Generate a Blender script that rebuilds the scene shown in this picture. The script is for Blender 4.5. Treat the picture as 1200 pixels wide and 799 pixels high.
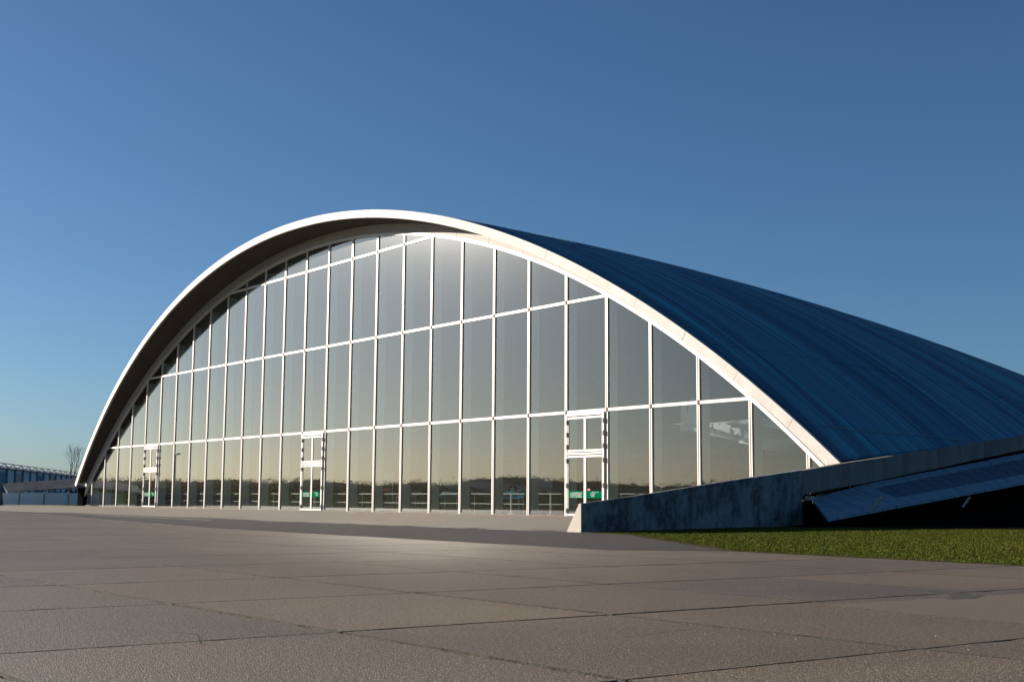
import bpy, math, random
from mathutils import Vector, Matrix
R = math.radians
random.seed(7)
for o in list(bpy.data.objects): bpy.data.objects.remove(o)
sc = bpy.context.scene
col = sc.collection

# ---------------------------------------------------------------- camera
cam_d = bpy.data.cameras.new('camera'); cam = bpy.data.objects.new('camera', cam_d); col.objects.link(cam)
YAW, PITCH, ROLL = 0.91967, 0.12275, 0.006845
CX, CY, CZ = 74.2145, -40.5371, 0.7326
fw = Vector((-math.sin(YAW)*math.cos(PITCH), math.cos(YAW)*math.cos(PITCH), math.sin(PITCH)))
rt = Vector((math.cos(YAW), math.sin(YAW), 0)); up = rt.cross(fw)
r2 = rt*math.cos(ROLL) + up*math.sin(ROLL); u2 = up*math.cos(ROLL) - rt*math.sin(ROLL)
cam.matrix_world = Matrix(((r2.x, u2.x, -fw.x, CX), (r2.y, u2.y, -fw.y, CY), (r2.z, u2.z, -fw.z, CZ), (0, 0, 0, 1)))
cam_d.sensor_width = 36; cam_d.lens = 1513.5/1200*36; cam_d.clip_start = 0.1; cam_d.clip_end = 9000
sc.camera = cam

# ---------------------------------------------------------------- sky and sun
SUN_EL, SUN_PL = R(15.5), R(33)           # height, and angle off the glass front
sd = Vector((-math.cos(SUN_PL)*math.cos(SUN_EL), -math.sin(SUN_PL)*math.cos(SUN_EL), math.sin(SUN_EL)))  # towards the sun
w = bpy.data.worlds.new('World'); sc.world = w; w.use_nodes = True
nt = w.node_tree; nt.nodes.clear()
sky = nt.nodes.new('ShaderNodeTexSky'); sky.sky_type = 'NISHITA'; sky.sun_disc = False
sky.sun_elevation = SUN_EL; sky.sun_rotation = math.atan2(sd.x, sd.y) % (2*math.pi)
sky.air_density = 0.8; sky.dust_density = 0.7; sky.ozone_density = 6.0; sky.altitude = 0
bg = nt.nodes.new('ShaderNodeBackground'); bg.inputs['Strength'].default_value = 0.05
wo = nt.nodes.new('ShaderNodeOutputWorld')
wb = nt.nodes.new('ShaderNodeMix'); wb.data_type = 'RGBA'; wb.blend_type = 'MULTIPLY'; wb.inputs[0].default_value = 1.0; wb.inputs[7].default_value = (1.0, 0.97, 0.88, 1)
nt.links.new(sky.outputs[0], wb.inputs[6]); nt.links.new(wb.outputs[2], bg.inputs[0]); nt.links.new(bg.outputs[0], wo.inputs[0])
sl = bpy.data.lights.new('sun', 'SUN'); sun = bpy.data.objects.new('sun', sl); col.objects.link(sun)
sl.energy = 5.0; sl.angle = R(0.53); sl.color = (1.0, 0.90, 0.77)
sun.rotation_euler = (-sd).to_track_quat('-Z', 'Y').to_euler()
sun.location = (0, -60, 60)
sc.view_settings.view_transform = 'Standard'; sc.view_settings.look = 'None'
sc.view_settings.exposure = 1.2; sc.view_settings.gamma = 1.0
sc.render.engine = 'CYCLES'
sc.cycles.caustics_reflective = True; sc.cycles.blur_glossy = 0.0; sc.cycles.sample_clamp_indirect = 60.0

# ---------------------------------------------------------------- materials
def mat(name, base, rough=0.8, noise=None, noise2=None, bump=0.0, bscale=20, metallic=0.0, spec=0.5, stretch=None, coord='Object'):
    """noise=(scale, colour, amount)"""
    m = bpy.data.materials.new(name); m.use_nodes = True; t = m.node_tree; b = t.nodes['Principled BSDF']
    b.inputs['Roughness'].default_value = rough; b.inputs['Metallic'].default_value = metallic
    b.inputs['Specular IOR Level'].default_value = spec
    tc = t.nodes.new('ShaderNodeTexCoord'); mp = t.nodes.new('ShaderNodeMapping')
    t.links.new(tc.outputs[coord], mp.inputs[0])
    if stretch: mp.inputs['Scale'].default_value = stretch
    cur = None
    rgb = t.nodes.new('ShaderNodeRGB'); rgb.outputs[0].default_value = (*base, 1); cur = rgb.outputs[0]
    for nz in (noise, noise2):
        if not nz: continue
        n = t.nodes.new('ShaderNodeTexNoise'); n.inputs['Scale'].default_value = nz[0]; n.inputs['Detail'].default_value = 7; n.inputs['Roughness'].default_value = 0.62
        t.links.new(mp.outputs[0], n.inputs['Vector'])
        rp = t.nodes.new('ShaderNodeValToRGB'); rp.color_ramp.elements[0].position = nz[3] if len(nz) > 3 else 0.38; rp.color_ramp.elements[1].position = nz[4] if len(nz) > 4 else 0.68
        rp.color_ramp.elements[0].color = (0, 0, 0, 1); rp.color_ramp.elements[1].color = (nz[2],)*3 + (1,)
        t.links.new(n.outputs['Fac'], rp.inputs[0])
        mx = t.nodes.new('ShaderNodeMix'); mx.data_type = 'RGBA'
        t.links.new(rp.outputs[0], mx.inputs[0]); t.links.new(cur, mx.inputs[6]); mx.inputs[7].default_value = (*nz[1], 1)
        cur = mx.outputs[2]
    t.links.new(cur, b.inputs['Base Color'])
    if bump:
        n = t.nodes.new('ShaderNodeTexNoise'); n.inputs['Scale'].default_value = bscale; n.inputs['Detail'].default_value = 6
        t.links.new(mp.outputs[0], n.inputs['Vector'])
        bp = t.nodes.new('ShaderNodeBump'); bp.inputs['Strength'].default_value = bump; bp.inputs['Distance'].default_value = 0.02
        t.links.new(n.outputs['Fac'], bp.inputs['Height']); t.links.new(bp.outputs[0], b.inputs['Normal'])
    return m

def glass_mat(name, r0=0.095, tint=(0.50, 0.54, 0.53), soft=0.125, softmix=0.18, film=0.006):
    m = bpy.data.materials.new(name); m.use_nodes = True; t = m.node_tree; t.nodes.clear()
    N = t.nodes.new; L = t.links.new
    g = N('ShaderNodeNewGeometry'); dt = N('ShaderNodeVectorMath'); dt.operation = 'DOT_PRODUCT'
    L(g.outputs['Incoming'], dt.inputs[0]); L(g.outputs['Normal'], dt.inputs[1])
    ab = N('ShaderNodeMath'); ab.operation = 'ABSOLUTE'; L(dt.outputs['Value'], ab.inputs[0])
    om = N('ShaderNodeMath'); om.operation = 'SUBTRACT'; om.inputs[0].default_value = 1; L(ab.outputs[0], om.inputs[1])
    pw = N('ShaderNodeMath'); pw.operation = 'POWER'; pw.inputs[1].default_value = 4.0; L(om.outputs[0], pw.inputs[0])
    ma = N('ShaderNodeMath'); ma.operation = 'MULTIPLY_ADD'; ma.inputs[1].default_value = 1-r0; ma.inputs[2].default_value = r0; L(pw.outputs[0], ma.inputs[0])
    bf = N('ShaderNodeMath'); bf.operation = 'SUBTRACT'; bf.inputs[0].default_value = 1; L(g.outputs['Backfacing'], bf.inputs[1])
    fm = N('ShaderNodeMath'); fm.operation = 'MULTIPLY'; L(ma.outputs[0], fm.inputs[0]); L(bf.outputs[0], fm.inputs[1])
    tr = N('ShaderNodeBsdfTransparent'); gl = N('ShaderNodeBsdfGlossy'); gl.inputs['Roughness'].default_value = 0.0; gl.inputs['Color'].default_value = (0.94, 0.985, 0.98, 1)
    cm = N('ShaderNodeMix'); cm.data_type = 'RGBA'; cm.inputs[6].default_value = (*tint, 1); cm.inputs[7].default_value = (1, 1, 1, 1)
    L(g.outputs['Backfacing'], cm.inputs[0]); L(cm.outputs[2], tr.inputs['Color'])
    g2 = N('ShaderNodeBsdfGlossy'); g2.distribution = 'GGX'; g2.inputs['Roughness'].default_value = soft; g2.inputs['Color'].default_value = (0.98, 0.97, 0.95, 1)
    gm = N('ShaderNodeMixShader'); gm.inputs[0].default_value = softmix; L(gl.outputs[0], gm.inputs[1]); L(g2.outputs[0], gm.inputs[2])
    mx = N('ShaderNodeMixShader'); L(fm.outputs[0], mx.inputs[0]); L(tr.outputs[0], mx.inputs[1]); L(gm.outputs[0], mx.inputs[2])
    df = N('ShaderNodeBsdfDiffuse'); df.inputs['Color'].default_value = (0.62, 0.62, 0.60, 1)
    nz = N('ShaderNodeTexNoise'); nz.inputs['Scale'].default_value = 0.35; nz.inputs['Detail'].default_value = 5
    tc = N('ShaderNodeTexCoord'); mp = N('ShaderNodeMapping'); mp.inputs['Scale'].default_value = (1, 1, .25); L(tc.outputs['Object'], mp.inputs[0]); L(mp.outputs[0], nz.inputs['Vector'])
    fa = N('ShaderNodeMath'); fa.operation = 'MULTIPLY_ADD'; fa.inputs[1].default_value = film; fa.inputs[2].default_value = film*.4; L(nz.outputs['Fac'], fa.inputs[0])
    fb = N('ShaderNodeMath'); fb.operation = 'MULTIPLY'; L(fa.outputs[0], fb.inputs[0]); L(bf.outputs[0], fb.inputs[1])
    fx = N('ShaderNodeMixShader'); L(fb.outputs[0], fx.inputs[0]); L(mx.outputs[0], fx.inputs[1]); L(df.outputs[0], fx.inputs[2])
    o = N('ShaderNodeOutputMaterial'); L(fx.outputs[0], o.inputs[0])
    return m

M_white = mat('white_painted_steel', (0.48, 0.455, 0.425), 0.45, (30, (0.55, 0.52, 0.48), 0.35))
M_seal = mat('brown_mullion_seal', (0.11, 0.075, 0.06), 0.7)
M_dark = mat('dark_fitting', (0.05, 0.045, 0.04), 0.5, metallic=0.3)
M_fascia = mat('pale_fascia_concrete', (0.455, 0.44, 0.42), 0.7, (1.6, (0.38, 0.335, 0.30), 0.7), (22, (0.32, 0.29, 0.26), 0.45, 0.55, 0.8), bump=0.3, bscale=18)
M_head = mat('grey_head_panel', (0.36, 0.345, 0.32), 0.75, (1.2, (0.30, 0.28, 0.26), 0.7), bump=0.1)
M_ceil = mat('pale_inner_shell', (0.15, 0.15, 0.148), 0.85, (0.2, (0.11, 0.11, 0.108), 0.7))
M_soffit = mat('shaded_soffit_concrete', (0.040, 0.034, 0.026), 0.85, (0.35, (0.026, 0.022, 0.018), 0.8), (6, (0.055, 0.048, 0.038), 0.4), bump=0.15, bscale=12)  # shell concrete darkened: shade of the overhang put into the colour
M_roof = mat('weathered_roof_membrane', (0.045, 0.195, 0.27), 0.8, (0.8, (0.018, 0.08, 0.145), 0.95, 0.42, 0.58), (2.6, (0.05, 0.42, 0.52), 0.75, 0.52, 0.68), bump=0.25, bscale=9, stretch=(0.02, 0.9, 0.02))
M_roofpan = M_roof
M_wall = mat('stained_retaining_concrete', (0.15, 0.175, 0.18), 0.9, (1.3, (0.035, 0.045, 0.052), 0.95, 0.42, 0.58), (5, (0.32, 0.33, 0.32), 0.5, 0.5, 0.75), bump=0.5, bscale=9)
M_beam = mat('edge_beam_concrete', (0.19, 0.19, 0.18), 0.85, (1.2, (0.085, 0.085, 0.08), 0.9), (9, (0.10, 0.10, 0.085), 0.6), bump=0.4, bscale=14, stretch=(1, 1, 0.35))
M_nose = mat('sunlit_wall_end_concrete', (0.36, 0.32, 0.28), 0.85, (5, (0.36, 0.32, 0.29), 0.7), bump=0.3, bscale=25)  # paler than the wall: sunlight on its end put into the colour
M_slab = mat('apron_concrete', (0.122, 0.084, 0.040), 0.47, (0.33, (0.095, 0.066, 0.040), 0.9, 0.38, 0.64), (42, (0.37, 0.29, 0.19), 0.85, 0.50, 0.68), bump=1.0, bscale=105, spec=0.5)
def vary(m, lo, hi, stain=None):
    t = m.node_tree; b = t.nodes['Principled BSDF']; src = b.inputs['Base Color'].links[0].from_socket
    oi = t.nodes.new('ShaderNodeObjectInfo'); mr = t.nodes.new('ShaderNodeMapRange'); mr.inputs['To Min'].default_value = lo; mr.inputs['To Max'].default_value = hi
    t.links.new(oi.outputs['Random'], mr.inputs['Value'])
    ge = t.nodes.new('ShaderNodeNewGeometry'); n = t.nodes.new('ShaderNodeTexNoise'); n.inputs['Scale'].default_value = stain; n.inputs['Detail'].default_value = 8; n.inputs['Roughness'].default_value = .7; n.inputs['Distortion'].default_value = .6
    t.links.new(ge.outputs['Position'], n.inputs['Vector']); r2_ = t.nodes.new('ShaderNodeMapRange'); r2_.inputs['From Min'].default_value = .38; r2_.inputs['From Max'].default_value = .62; r2_.inputs['To Min'].default_value = .82; r2_.inputs['To Max'].default_value = 1.10
    t.links.new(n.outputs['Fac'], r2_.inputs['Value'])
    mu = t.nodes.new('ShaderNodeMath'); mu.operation = 'MULTIPLY'; t.links.new(mr.outputs[0], mu.inputs[0]); t.links.new(r2_.outputs[0], mu.inputs[1])
    vm = t.nodes.new('ShaderNodeVectorMath'); vm.operation = 'SCALE'; t.links.new(src, vm.inputs[0]); t.links.new(mu.outputs[0], vm.inputs['Scale']); t.links.new(vm.outputs[0], b.inputs['Base Color'])
vary(M_slab, .90, 1.10, .22)
M_joint = mat('dark_joint_filler', (0.012, 0.009, 0.007), 0.95, (9, (0.07, 0.065, 0.04), 0.7), bump=0.8, bscale=60)
M_asph = mat('asphalt', (0.040, 0.032, 0.027), 0.8, (0.5, (0.027, 0.021, 0.018), 0.8), (60, (0.085, 0.07, 0.06), 0.7, 0.5, 0.7), spec=0.3, bump=0.6, bscale=70)
M_patch = mat('tar_patch', (0.017, 0.014, 0.013), 0.8, (30, (0.035, 0.03, 0.028), 0.5), bump=0.6, bscale=60)
M_patch2 = mat('smooth_repair_mortar', (0.105, 0.078, 0.054), 0.85, (2, (0.088, 0.066, 0.046), 0.7), bump=0.3, bscale=60)
M_path = mat('pale_paving', (0.205, 0.172, 0.13), 0.75, (0.8, (0.155, 0.13, 0.098), 0.8), (40, (0.27, 0.23, 0.18), 0.5), bump=0.4, bscale=50)
M_line = mat('worn_white_line', (0.55, 0.53, 0.5), 0.7, (9, (0.12, 0.11, 0.10), 0.9, 0.42, 0.6))
M_shade_soil = mat('shade_black_soil', (0.006, 0.0055, 0.005), 0.95, (4, (0.011, 0.010, 0.008), 0.6), spec=0.0, bump=0.8, bscale=20)  # near-black: shade beneath the ledge put into the earth colour
M_grass = mat('grass_ground', (0.05, 0.064, 0.010), 0.95, (0.9, (0.065, 0.06, 0.014), 0.7), (14, (0.035, 0.042, 0.008), 0.6), spec=0.0, bump=0.5, bscale=60)
M_blade = mat('grass_blades', (0.088, 0.115, 0.018), 0.8, (0.5, (0.115, 0.10, 0.026), 0.9, 0.42, 0.62), (3, (0.050, 0.068, 0.012), 0.8), spec=0.0)
M_ground = mat('rough_ground', (0.045, 0.055, 0.016), 0.95, (0.02, (0.06, 0.065, 0.02), 0.9), (0.3, (0.035, 0.04, 0.012), 0.6), spec=0.0)
M_tile = mat('ledge_paving', (0.16, 0.26, 0.32), 0.8, (2.5, (0.09, 0.17, 0.22), 0.8), bump=0.3, bscale=30)
M_tile2 = mat('ledge_drain_paving', (0.055, 0.12, 0.165), 0.85, (4, (0.02, 0.05, 0.075), 0.9), bump=0.5, bscale=30)
M_void = mat('shade_black', (0.005, 0.005, 0.005), 0.95, spec=0.0)  # black colour stands for deep shade under the beam and ledge
M_rubble = mat('brown_rubble', (0.20, 0.15, 0.10), 0.95, (9, (0.08, 0.06, 0.04), 0.9), bump=1, bscale=30)
M_glass = glass_mat('curtain_wall_glass')
M_floor = mat('museum_floor', (0.055, 0.055, 0.055), 0.5, (2, (0.045, 0.045, 0.045), 0.6))
M_fin = mat('glass_fin_edge', (0.45, 0.52, 0.52), 0.3)
M_green = mat('green_door_sticker', (0.0, 0.105, 0.045), 0.7, spec=0.0)
M_print = mat('white_sticker_print', (0.36, 0.40, 0.38), 0.7, spec=0.0)
M_red = mat('red_print', (0.6, 0.03, 0.03), 0.5)
M_blue = mat('blue_display_panel', (0.02, 0.22, 0.42), 0.5, (6, (0.05, 0.35, 0.5), 0.7))
M_steel = mat('brushed_steel', (0.5, 0.5, 0.5), 0.35, metallic=0.6)
M_alu = mat('bare_aluminium_skin', (0.74, 0.75, 0.76), 0.42, (1.5, (0.62, 0.63, 0.65), 0.6), metallic=0.1)
M_olive = mat('olive_drab_paint', (0.075, 0.08, 0.05), 0.6, (1.5, (0.055, 0.06, 0.04), 0.7))
M_greypl = mat('pale_grey_aircraft_paint', (0.42, 0.43, 0.42), 0.5, (1.2, (0.34, 0.35, 0.34), 0.6))
M_navy = mat('insignia_blue', (0.03, 0.04, 0.08), 0.5)
M_ins = mat('insignia_white', (0.8, 0.8, 0.78), 0.5)
M_yel = mat('yellow_tip_paint', (0.7, 0.45, 0.03), 0.5)
M_can = mat('dark_canopy_glazing', (0.03, 0.04, 0.05), 0.1)
M_bark = mat('winter_bark', (0.13, 0.11, 0.095), 0.9, (5, (0.06, 0.05, 0.04), 0.6))
M_wood = mat('bare_winter_woodland', (0.040, 0.036, 0.026), 0.95, (0.05, (0.028, 0.034, 0.018), 0.8), spec=0.0)
M_field = mat('winter_field', (0.05, 0.085, 0.015), 0.95, (0.012, (0.08, 0.085, 0.03), 0.9), spec=0.0)
M_hwall = mat('hangar_pale_cladding', (0.62, 0.64, 0.66), 0.7, (0.3, (0.5, 0.52, 0.55), 0.7))
M_hroof = mat('hangar_dark_roof', (0.16, 0.20, 0.27), 0.7, (0.5, (0.09, 0.11, 0.14), 0.5))
M_hpink = mat('hangar_faded_red_door', (0.5, 0.30, 0.28), 0.7)
M_lamp = mat('lamp_glass', (0.3, 0.3, 0.28), 0.3)

# ---------------------------------------------------------------- mesh helpers
class MB:
    def __init__(s): s.v = []; s.f = []
    def add(s, vs, fs):
        n = len(s.v); s.v += [tuple(v) for v in vs]; s.f += [tuple(i+n for i in f) for f in fs]
    def box(s, x0, x1, y0, y1, z0, z1):
        s.add([(x0,y0,z0),(x1,y0,z0),(x1,y1,z0),(x0,y1,z0),(x0,y0,z1),(x1,y0,z1),(x1,y1,z1),(x0,y1,z1)],
              [(0,3,2,1),(4,5,6,7),(0,1,5,4),(1,2,6,5),(2,3,7,6),(3,0,4,7)])
    def hexa(s, b, t):                     # four bottom corners (ccw from above), four top
        s.add(list(b)+list(t), [(0,3,2,1),(4,5,6,7),(0,1,5,4),(1,2,6,5),(2,3,7,6),(3,0,4,7)])
    def prism_y(s, poly, y0, y1):          # poly of (x, z) counter-clockwise seen from -Y
        n = len(poly)
        s.add([(x, y0, z) for x, z in poly]+[(x, y1, z) for x, z in poly],
              [tuple(range(n)), tuple(range(2*n-1, n-1, -1))]+[(i, i+n, (i+1) % n+n, (i+1) % n) for i in range(n)])
    def prism_z(s, poly, z0, z1):          # poly of (x, y) ccw
        n = len(poly)
        s.add([(x, y, z0) for x, y in poly]+[(x, y, z1) for x, y in poly],
              [tuple(range(n-1, -1, -1)), tuple(range(n, 2*n))]+[(i, (i+1) % n, (i+1) % n+n, i+n) for i in range(n)])
    def tube(s, a, b, r, r1=None, n=8):
        a = Vector(a); b = Vector(b); r1 = r if r1 is None else r1
        d = (b-a).normalized(); u = d.orthogonal().normalized(); v = d.cross(u)
        vs = [a+(u*math.cos(6.2832*i/n)+v*math.sin(6.2832*i/n))*r for i in range(n)]+[b+(u*math.cos(6.2832*i/n)+v*math.sin(6.2832*i/n))*r1 for i in range(n)]
        s.add(vs, [(i, (i+1) % n, (i+1) % n+n, i+n) for i in range(n)]+[tuple(range(n-1, -1, -1)), tuple(range(n, 2*n))])
    def rings(s, rings, cap=True):
        n = len(rings[0]); base = len(s.v)
        for r in rings: s.v += [tuple(p) for p in r]
        for k in range(len(rings)-1):
            for i in range(n):
                a = base+k*n+i; b = base+k*n+(i+1) % n
                s.f.append((a, b, b+n, a+n))
        if cap:
            s.f.append(tuple(base+i for i in range(n-1, -1, -1))); s.f.append(tuple(base+(len(rings)-1)*n+i for i in range(n)))
    def mesh(s, name):
        m = bpy.data.meshes.new(name); m.from_pydata(s.v, [], s.f); m.update(); return m

def obj(name, mb, m, parent=None, smooth=False, local=False, **props):
    me = mb.mesh(name) if isinstance(mb, MB) else mb
    o = bpy.data.objects.new(name, me); col.objects.link(o)
    if isinstance(mb, MB):
        me.materials.append(m)
        if smooth:
            for p in me.polygons: p.use_smooth = True
    if parent is not None:
        o.parent = parent
        if not local:
            root = parent
            off = Vector((0, 0, 0))
            while root is not None: off += Vector(root.location); root = root.parent
            o.location = -off
    for k, v in props.items(): o[k] = v
    return o
def thing(name, label, cat, loc=(0, 0, 0), rz=0.0, group=None):
    o = bpy.data.objects.new(name, None); col.objects.link(o); o.location = loc; o.rotation_euler = (0, 0, rz)
    o['label'] = label; o['category'] = cat
    if group: o['group'] = group
    return o
def struct(name, mb, m, **k):
    return obj(name, mb, m, kind='structure', **k)
def center(o):
    """move a world-space mesh's origin to its middle"""
    me = o.data; n = len(me.vertices)
    c = sum((v.co for v in me.vertices), Vector())/n
    me.transform(Matrix.Translation(-c)); o.location = Vector(o.location)+c
    return o

# ---------------------------------------------------------------- shell geometry
RO, XC, TOP = 64.398, 0.045, 18.327            # outer roof arc
FA, FB = 0.6, 0.1                              # front edge leans forward: y = -(FA + FB z)
GR, GXC, GTOP = 63.42, 0.2, 17.218             # arc of the glass
TH = 0.43
def shell(th, D, off=0.0):
    r = RO+off
    zr = (TOP-RO)+r*math.cos(th)
    zf = max((TOP-RO)+RO*math.cos(th), 0)
    return (XC+r*math.sin(th), -FA-FB*zf+D, zr-0.01*D-D*D/554.0)
def arch_z(x): 
    k = GR*GR-(x-GXC)**2
    return GTOP-GR+math.sqrt(k) if k > 0 else -99
# edge beam outer face: Y, X, top, bottom, ledge top, ledge edge height
BT = [(-20.6,50.8,.67,.75,.47,.11),(-18,49.97,.88,.76,.46,.07),(-15,49.02,1.15,.77,.45,.02),(-12,48.07,1.42,.78,.44,.08),(-10,47.43,1.58,.83,.54,.19),(-8,46.79,1.75,.98,.74,.32),
 (-6,46.16,1.94,1.14,.96,.45),(-4,45.52,2.13,1.30,1.18,.58),(-2,44.89,2.30,1.46,1.40,.71),(0,44.25,2.47,1.64,1.57,.83),(2.5,43.45,2.69,1.87,1.79,.99),(5,42.66,2.91,2.10,2.0,1.15),
 (7.5,41.9,3.12,2.33,2.22,1.31),(10,41.28,3.36,2.60,2.46,1.50),(12.5,40.8,3.61,2.88,2.73,1.71),(15,40.29,3.86,3.16,2.99,1.91),(17.5,39.74,4.10,3.43,3.25,2.11),(20,39.16,4.34,3.69,3.5,2.3),
 (24,38.14,4.71,4.10,3.89,2.57),(30,36.4,5.2,4.6,4.4,3.0),(40,32.5,5.7,5.1,4.9,3.4),(55,25.0,5.9,5.2,5.0,3.5),(70,14.5,5.6,4.9,4.7,3.3)]
def beam(y):
    for a, b in zip(BT, BT[1:]):
        if y <= b[0]:
            t = (y-a[0])/(b[0]-a[0]); return [a[i]+(b[i]-a[i])*t for i in range(6)]
    return list(BT[-1])

# ---------------------------------------------------------------- ground and paving
g = MB(); S = 4500
g.add([(-S,-S,-.06),(S,-S,-.06),(S,S,-.06),(-S,S,-.06)], [(0,1,2,3)])
struct('ground', g, M_ground)

# slabs
rnd = random.Random(3)
apron = MB(); apron.add([(4,-62,-.016),(85,-62,-.016),(85,-19.9,-.016),(4,-19.9,-.016)], [(0,1,2,3)])
apron = struct('apron', apron, M_joint)
SX, SY = 2.35, 2.03
xs = [67.8+SX*k for k in range(-27, 8)]
def yrow(j): return -34.82-SY*j
def slab_mb(mb, x0, x1, y0, y1, gx0, gx1, gy0, gy1, rough=True):
    """one cast slab with slightly ragged, worn arrises"""
    dz = rnd.uniform(-.0012, .0012); tx = rnd.uniform(-.0004, .0004); ty = rnd.uniform(-.0004, .0004)
    X0, X1, Y0, Y1 = x0+gx0, x1-gx1, y0+gy0, y1-gy1
    if rough:
        n = 14; ring = []
        def j(): return rnd.uniform(-.004, .007)+(rnd.uniform(0.01, .03) if rnd.random() < .07 else 0)
        for i in range(n): ring.append((X0+(X1-X0)*i/n, Y0+j()))
        for i in range(n): ring.append((X1-j(), Y0+(Y1-Y0)*i/n))
        for i in range(n): ring.append((X1-(X1-X0)*i/n, Y1-j()))
        for i in range(n): ring.append((X0+j(), Y1-(Y1-Y0)*i/n))
    else: ring = [(X0,Y0),(X1,Y0),(X1,Y1),(X0,Y1)]
    cx, cy = (X0+X1)/2, (Y0+Y1)/2; n = len(ring)
    z = lambda x, y: dz+tx*(x-cx)+ty*(y-cy)
    inn = [(x+(cx-x)*.006, y+(cy-y)*.006) for x, y in ring]
    vs = [(x, y, -.05) for x, y in ring]+[(x, y, z(x, y)-.002) for x, y in ring]+[(x, y, z(x, y)) for x, y in inn]
    fs = [(i, (i+1) % n, (i+1) % n+n, i+n) for i in range(n)]+[(i+n, (i+1) % n+n, (i+1) % n+2*n, i+2*n) for i in range(n)]+[tuple(range(2*n, 3*n))]
    mb.add(vs, fs)
gapx = {}; gapy = {}
for k in range(-1, len(xs)+1): gapx[k] = rnd.choice((.004, .007, .009, .012))
for j in range(-9, 22): gapy[j] = rnd.choice((.003, .005, .006))
gapy[0] = .019; gapy[1] = .021; gapy[-3] = .016; gapy[2] = .014
rest = MB(); nslab = 0
for j in range(-8, 13):
    y1, y0 = yrow(j), yrow(j+1)
    for k in range(len(xs)-1):
        near = (y0 > -41.5) and xs[k] > 26 and (xs[k]-74)*0.72-(y0+40)*0.28 < 60 and (y0+40.5) > -0.1*(74-xs[k])
        ins = (74.2-xs[k+1]) > -4
        if near and ins and nslab < 290 and xs[k] > 34:
            m = MB(); slab_mb(m, xs[k], xs[k+1], y0, y1, gapx[k], gapx[k+1], gapy[j+1], gapy[j])
            o = obj('paving_slab', m, M_slab, apron); nslab += 1
            o.data.materials.append(M_joint)
            for p in o.data.polygons:
                if p.normal.z < .992: p.material_index = 1
        else: slab_mb(rest, xs[k], xs[k+1], y0, y1, gapx[k], gapx[k+1], gapy[j+1], gapy[j], rough=False)
o = obj('outer_paving', rest, M_slab, apron, kind='stuff'); o.data.materials.append(M_joint)
for p in o.data.polygons:
    if p.normal.z < .5: p.material_index = 1

def sheet(name, poly, z, m, parent=None, thick=0.05, **k):
    mb = MB(); mb.prism_z(poly, z-thick, z)
    o = obj(name, mb, m, parent, **k); o.data.materials.append(M_joint)
    for p in o.data.polygons:
        if p.normal.z < .5: p.material_index = 1
    return o
def wob(p, q, n, a, seed=1):
    r_ = random.Random(seed); out = []
    for i in range(n):
        t = i/n; d = Vector((q[0]-p[0], q[1]-p[1])); nn = Vector((-d.y, d.x)).normalized()*r_.uniform(-a, a)
        out.append((p[0]+d.x*t+nn.x, p[1]+d.y*t+nn.y))
    return out
pts = [(-190,-20.2)]+wob((-60,-20.4),(0,-20.7),12,.05,2)+wob((0,-20.7),(15.8,-22.1),10,.05,3)+wob((15.8,-22.1),(32,-24.9),14,.06,4)+wob((32,-24.9),(44.3,-26.8),16,.05,5)+wob((44.3,-26.8),(59.3,-27.4),30,.05,6)+wob((59.3,-27.4),(60.6,-25.9),6,.04,7)
pts += wob((60.6,-25.9),(52.9,-20.95),18,.06,8)+[(50.3,-20.66),(49,-20.2),(-20,-20.2)]
sheet('asphalt_strip', pts, .004, M_asph, kind='structure')
# pale paving between the strip and the glass, in bays
pv = MB(); pv.add([(-62,-20.19,-.012),(49.6,-20.19,-.012),(44,-.0,-.012),(-62,-.0,-.012)], [(0,1,2,3)])
path = struct('path', pv, M_joint)
bay = MB()
xk = -60.0
while xk < 48:
    for (a, b) in ((-20.18,-15.2),(-15.2,-10.2),(-10.2,-5.2),(-5.2,-0.14)):
        xr = 50.6-.318*(b+20.6)-.45
        x1 = min(xk+4.98, xr)
        if x1 > xk+.3: slab_mb(bay, xk, x1, a, b, .01, .01, .01, .01, rough=False)
    xk += 5.0
obj('paving', bay, M_path, path, kind='stuff')
ln = MB()
for i in range(5):
    x0 = 34+i*3.2; ln.prism_z(wob((x0,-20.62-.02*i),(x0+2.6,-20.62-.02*i),8,.01,i)+wob((x0+2.6,-20.54),(x0,-20.54),8,.012,i+9), -.01, .0065)
ln.prism_z([(20,-21.2),(33,-21.9),(33,-21.83),(20,-21.13)], -.01, .0065)
obj('road_marking', ln, M_line, kind='structure')
pt = [(67.45,-31.05)]+wob((67.5,-31.02),(68.15,-31.2),8,.03,12)+[(68.22,-31.42)]+wob((68.12,-31.62),(67.6,-31.6),8,.02,13)
pt = [(67.42,-31.16),(67.62,-31.04),(67.9,-31.0),(68.2,-31.2),(68.3,-31.5),(68.26,-31.75),(68.18,-31.72),(68.05,-31.45),(67.86,-31.26),(67.6,-31.2)]
pt.reverse()
sheet('tar_patch', pt[::-1], .0032, M_patch, thick=.012, kind='structure')
sheet('repair_patch', [(68.05,-33.0),(70.2,-33.15),(72.6,-33.0),(72.3,-31.2),(70.0,-30.4),(68.2,-30.4)], .0026, M_patch2, thick=.012, kind='structure')

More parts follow.
